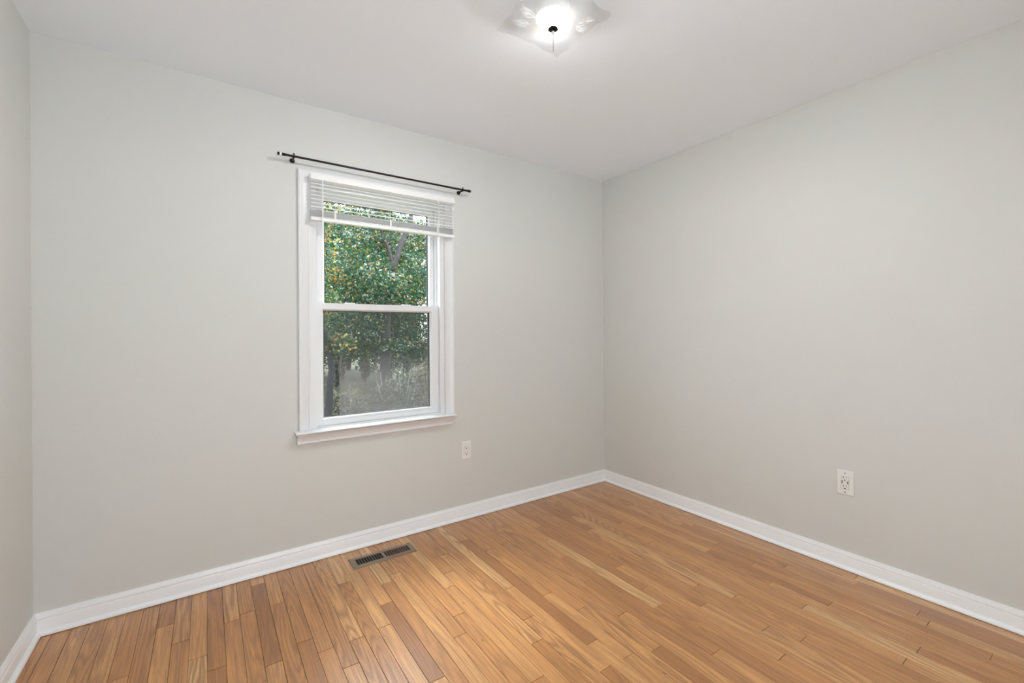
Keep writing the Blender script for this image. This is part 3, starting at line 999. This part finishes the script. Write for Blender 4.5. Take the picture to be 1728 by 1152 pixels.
def foliage(name, blobs, size, palette, parent, seed):
    """palette = list of (weight, [colours])"""
    rg = random.Random(seed)
    tot = sum(w_ for w_, _ in palette)
    vs, fs, cs = [], [], []
    for (cx, cy, cz, rx, ry, rz, n_) in blobs:
        # warm leaves come in clusters, as autumn branches do
        cl = [(Vector((rg.gauss(0, .5), rg.gauss(0, .5), rg.gauss(0, .5))), rg.choice(palette)[1]) for _ in range(7)]
        for _ in range(n_):
            while True:
                p = Vector((rg.uniform(-1, 1), rg.uniform(-1, 1), rg.uniform(-1, 1)))
                if p.length < 1: break
            p *= (.55 + .45 * p.length)
            ch = None
            for cp, pal in cl:
                if (p - cp).length < .28 and rg.random() < .7:
                    ch = pal
            if ch is None:
                r_ = rg.random() * tot
                for w_, pal in palette:
                    r_ -= w_
                    if r_ <= 0:
                        ch = pal
                        break
                else:
                    ch = palette[0][1]
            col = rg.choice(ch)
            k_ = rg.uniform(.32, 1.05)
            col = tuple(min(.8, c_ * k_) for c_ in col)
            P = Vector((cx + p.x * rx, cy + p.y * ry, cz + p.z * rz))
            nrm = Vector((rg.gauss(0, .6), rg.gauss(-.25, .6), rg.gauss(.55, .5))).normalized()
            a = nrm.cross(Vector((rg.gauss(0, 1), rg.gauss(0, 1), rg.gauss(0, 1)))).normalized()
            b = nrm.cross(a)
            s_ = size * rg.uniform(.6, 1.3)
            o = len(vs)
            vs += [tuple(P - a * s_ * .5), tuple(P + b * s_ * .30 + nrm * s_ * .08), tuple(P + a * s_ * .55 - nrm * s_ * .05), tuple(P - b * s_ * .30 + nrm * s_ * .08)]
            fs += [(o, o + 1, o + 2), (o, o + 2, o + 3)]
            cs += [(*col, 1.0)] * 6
    me = bpy.data.meshes.new(name)
    base = Vector(world_loc(parent))
    me.from_pydata([(x - base.x, y - base.y, z - base.z) for x, y, z in vs], [], fs)
    at = me.color_attributes.new('leaf', 'FLOAT_COLOR', 'CORNER')
    at.data.foreach_set('color', [x for c_ in cs for x in c_])
    me.materials.append(M_leaf)
    o = bpy.data.objects.new(name, me)
    C.objects.link(o)
    o.parent = parent
    return o

def trunk(parent, runs, m, seed=0):
    rg = random.Random(seed)
    mb = MB()
    for path, rad in runs:
        fine, rr = [], []
        for (p, q_), (ra, rb) in zip(zip(path[:-1], path[1:]), zip(rad[:-1], rad[1:])):
            for i in range(4):
                t = i / 4
                fine.append(Vector(p).lerp(Vector(q_), t) + Vector((rg.gauss(0, .012), rg.gauss(0, .012), 0)))
                rr.append(ra + (rb - ra) * t)
        fine.append(Vector(path[-1]))
        rr.append(rad[-1])
        mb.tube(fine, rr, 14)
    return mb.build('trunk', m, parent, smooth=True)

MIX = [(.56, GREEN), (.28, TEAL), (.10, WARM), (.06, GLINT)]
# the forked tree in the middle of the view
t = tag(empty('forked_tree', (2.88, 14, GZ)), 'forked grey-barked tree standing in the middle of the window view', 'tree')
trunk(t, [([(2.85, 14, GZ - .05), (2.88, 14, -.1), (2.91, 14, 1.9), (3.02, 14, 2.7), (3.25, 14, 4.0)], [.25, .20, .175, .16, .14]),
          ([(3.23, 14, 3.85), (3.02, 14.05, 4.5), (2.86, 14.1, 4.9), (2.45, 14.3, 6.6), (2.2, 14.4, 8.2)], [.08, .060, .050, .04, .02]),
          ([(3.25, 14, 3.9), (3.55, 14, 4.7), (3.88, 14, 5.5), (4.2, 14, 6.6), (4.7, 14, 8.6)], [.12, .10, .09, .06, .03]),
          ([(2.92, 14, 1.6), (2.2, 13.8, 2.3), (1.4, 13.6, 3.1)], [.07, .045, .02]),
          ([(2.95, 14, 2.1), (3.8, 13.9, 2.9), (4.6, 13.7, 3.4)], [.06, .04, .02])], M_bark, 3)
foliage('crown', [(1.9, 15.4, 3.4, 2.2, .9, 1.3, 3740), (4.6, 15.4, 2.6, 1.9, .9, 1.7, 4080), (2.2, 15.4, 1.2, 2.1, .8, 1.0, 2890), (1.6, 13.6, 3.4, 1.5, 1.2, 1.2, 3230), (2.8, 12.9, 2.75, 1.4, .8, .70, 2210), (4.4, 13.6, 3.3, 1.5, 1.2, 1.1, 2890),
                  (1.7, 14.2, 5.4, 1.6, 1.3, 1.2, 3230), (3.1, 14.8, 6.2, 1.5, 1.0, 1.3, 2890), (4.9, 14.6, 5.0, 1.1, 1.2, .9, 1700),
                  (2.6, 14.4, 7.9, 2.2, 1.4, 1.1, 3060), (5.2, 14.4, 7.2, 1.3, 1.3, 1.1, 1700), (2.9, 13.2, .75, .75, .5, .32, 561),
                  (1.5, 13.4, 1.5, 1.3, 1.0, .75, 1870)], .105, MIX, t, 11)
# the dark leaning tree at the edge of the pane
t = tag(empty('leaning_tree', (.06, 10.4, GZ)), 'dark leaning tree trunk at the edge of the lower window pane', 'tree')
trunk(t, [([(-.02, 10.4, GZ - .05), (.06, 10.4, -.9), (.17, 10.4, .2), (.10, 10.4, .9), (-.35, 10.4, 2.0), (-.7, 10.4, 4.2)], [.12, .10, .09, .08, .06, .03]),
          ([(.20, 10.4, .5), (-.3, 10.3, 1.3), (-.9, 10.3, 2.1)], [.05, .04, .02])], M_bark_dark, 5)
foliage('crown', [(-.4, 10.4, 2.0, .85, .75, .75, 1100), (.35, 10.3, .95, .50, .5, .30, 420), (-.5, 10.4, 3.6, 1.0, .85, .9, 1300), (.0, 10.4, 5.0, .9, .8, .8, 900)],
        .10, [(.50, GREEN), (.20, TEAL), (.30, WARM)], t, 12)

# woodland behind and around, each tree with its own place and shape
DARK = [(.75, GREEN), (.15, TEAL), (.10, WARM)]
wood = [(-1.5, 18.4, 8.6, 'green tree beyond the window edge, past the leaning trunk', MIX),
        (4.3, 18.4, 8.8, 'tall green tree directly behind the forked tree', MIX),
        (10.1, 18.4, 8.6, 'dense dark green tree in front of the far wood', DARK),
        (.3, 22.8, 9.8, 'tall golden flecked tree behind the leaning trunk', [(.50, GREEN), (.20, TEAL), (.30, WARM)]),
        (6.0, 22.8, 9.8, 'tall tree filling the gap beside the forked trunk', MIX),
        (11.7, 22.8, 9.6, 'broad green tree out past the dark green one', MIX),
        (-2.6, 27.2, 10.6, 'round green tree far along the lawn, outside the pane', MIX),
        (3.1, 27.2, 10.8, 'hazy green tree deep in the wood behind the forked one', DARK),
        (8.8, 27.2, 10.8, 'tall dark tree deep in the wood', DARK),
        (14.4, 27.2, 10.6, 'green tree at the far end of the wood', MIX),
        (6.0, 31.6, 11.6, 'tallest green tree at the very back of the wood', DARK),
        (.3, 31.6, 11.4, 'back row green tree seen past the golden flecked one', DARK)]
for i, (x, y, hgt, lab, pal) in enumerate(wood):
    t = tag(empty('woodland_tree', (x, y, GZ)), lab, 'tree', 'woodland trees beyond the lawn')
    rg = random.Random(100 + i)
    top = GZ + hgt
    trunk(t, [([(x, y, GZ - .05), (x + rg.uniform(-.1, .1), y, 1.0), (x + rg.uniform(-.3, .3), y, top - 2.5)], [.19, .15, .06])], M_bark_dark if i % 2 else M_bark, 30 + i)
    bl_ = []
    for k_ in range(9):
        f_ = k_ / 8
        rr = 2.15 * (1 - .38 * f_ ** 2)
        sx_ = 2.78 - rr
        bl_.append((x + rg.uniform(-sx_, sx_), y + rg.uniform(-.4, .4), .2 + f_ * (top - 1.3), rr, 1.7, 1.25, 1500))
    foliage('crown', bl_, .20 if i > 2 else .155, pal, t, 200 + i)

# undergrowth at the edge of the lawn
shr = [(3.25, 9.6, .72, 1.45, 'pale dry shrub at the far corner of the lower pane', [(.6, PALE), (.22, GREEN), (.18, TEAL)]),
       (1.95, 9.7, .52, 1.30, 'low green shrub below the forked trunk', [(.3, PALE), (.4, GREEN), (.3, TEAL)]),
       (2.35, 7.9, .62, .95, 'thin grey green shrub nearest the house', [(.5, PALE), (.25, GREEN), (.25, TEAL)]),
       (1.05, 8.3, .55, .55, 'short brown seeding shrub nearest the sunny lawn', [(.7, PALE), (.2, GREEN), (.1, WARM)]),
       (.85, 6.4, .50, .50, 'low leafy shrub closest under the window', [(.35, PALE), (.4, GREEN), (.25, TEAL)]),
       (1.95, 11.3, .60, 1.15, 'brown and green shrub hiding the foot of the forked tree', [(.5, PALE), (.35, GREEN), (.15, TEAL)]),
       (3.15, 11.4, .58, 1.35, 'pale seeding shrub between the forked tree and the dry shrub', [(.65, PALE), (.25, GREEN), (.10, WARM)]),
       (.75, 10.9, .48, .8, 'scrubby pale shrub next to the leaning trunk', [(.55, PALE), (.45, GREEN)]),
       (1.15, 12.6, .8, .75, 'dusty brown shrub behind the leaning trunk', [(.55, PALE), (.35, GREEN), (.10, WARM)]),
       (4.75, 11.9, .72, 1.7, 'tall loose shrub beside the forked tree', [(.45, PALE), (.38, GREEN), (.17, TEAL)]),
       (7.3, 15.2, .95, 1.7, 'grey green thicket below the dark green tree', [(.5, PALE), (.3, GREEN), (.2, TEAL)]),
       (7.2, 20.55, .62, 1.9, 'brown slim thicket at the foot of the far tall tree', [(.5, PALE), (.5, GREEN)]),
       (1.15, 18.2, .50, 1.3, 'dark slim thicket beyond the sunny strip of lawn', [(.3, PALE), (.7, GREEN)]),
       (7.22, 18.2, .36, 1.6, 'shaded thicket between the tall green tree and the dense dark one', [(.3, PALE), (.7, GREEN)])]
shr += [(x, 20.70, .36, h_, 'dark thicket in the row along the back of the lawn', [(.38, PALE), (.42, GREEN), (.12, TEAL), (.08, WARM)]) for x, h_ in ((1.55, 1.7), (2.8, 2.0), (4.05, 1.6), (5.3, 1.9))]
for i, (x, y, rr, hh, lab, pal) in enumerate(shr):
    t = tag(empty('wild_shrub', (x, y, GZ)), lab, 'shrub', 'thickets along the back of the lawn' if 'in the row' in lab else 'wild shrubs at the edge of the lawn')
    rg = random.Random(300 + i)
    st = MB()
    for _ in range(12):
        a, l_ = rg.uniform(0, 6.28), rg.uniform(.6, 1.15) * hh
        st.tube([(x + rg.uniform(-.15, .15), y + rg.uniform(-.15, .15), GZ - .02), (x + math.cos(a) * rr * .3, y + math.sin(a) * rr * .3, GZ + l_ * .7),
                 (x + math.cos(a) * rr * .6, y + math.sin(a) * rr * .6, GZ + l_ * 1.15)], [.016, .011, .004], 6)
    st.build('stem', M_twig, t, smooth=True)
    foliage('leaves', [(x + rg.uniform(-.45, .45) * rr, y + rg.uniform(-.3, .3) * rr, GZ + hh * rg.uniform(.2, 1.0), rr * rg.uniform(.3, .6), rr * rg.uniform(.3, .55), hh * rg.uniform(.15, .35), 260) for _ in range(11)],
            .085 if y < 15 else .13, pal, t, 400 + i)

# weeds and fallen leaves over the ground below the trees
rg = random.Random(77)
wd = foliage('weeds', [(rg.uniform(-1.5, 6.5), rg.uniform(5.0, 17.0), GZ + rg.uniform(.02, .14), rg.uniform(.5, 1.1), rg.uniform(.5, 1.0), rg.uniform(.12, .32), 130) for _ in range(150)],
        .085, [(.5, PALE), (.42, GREEN), (.08, WARM)], lawn, 78)
wd['kind'] = 'stuff'
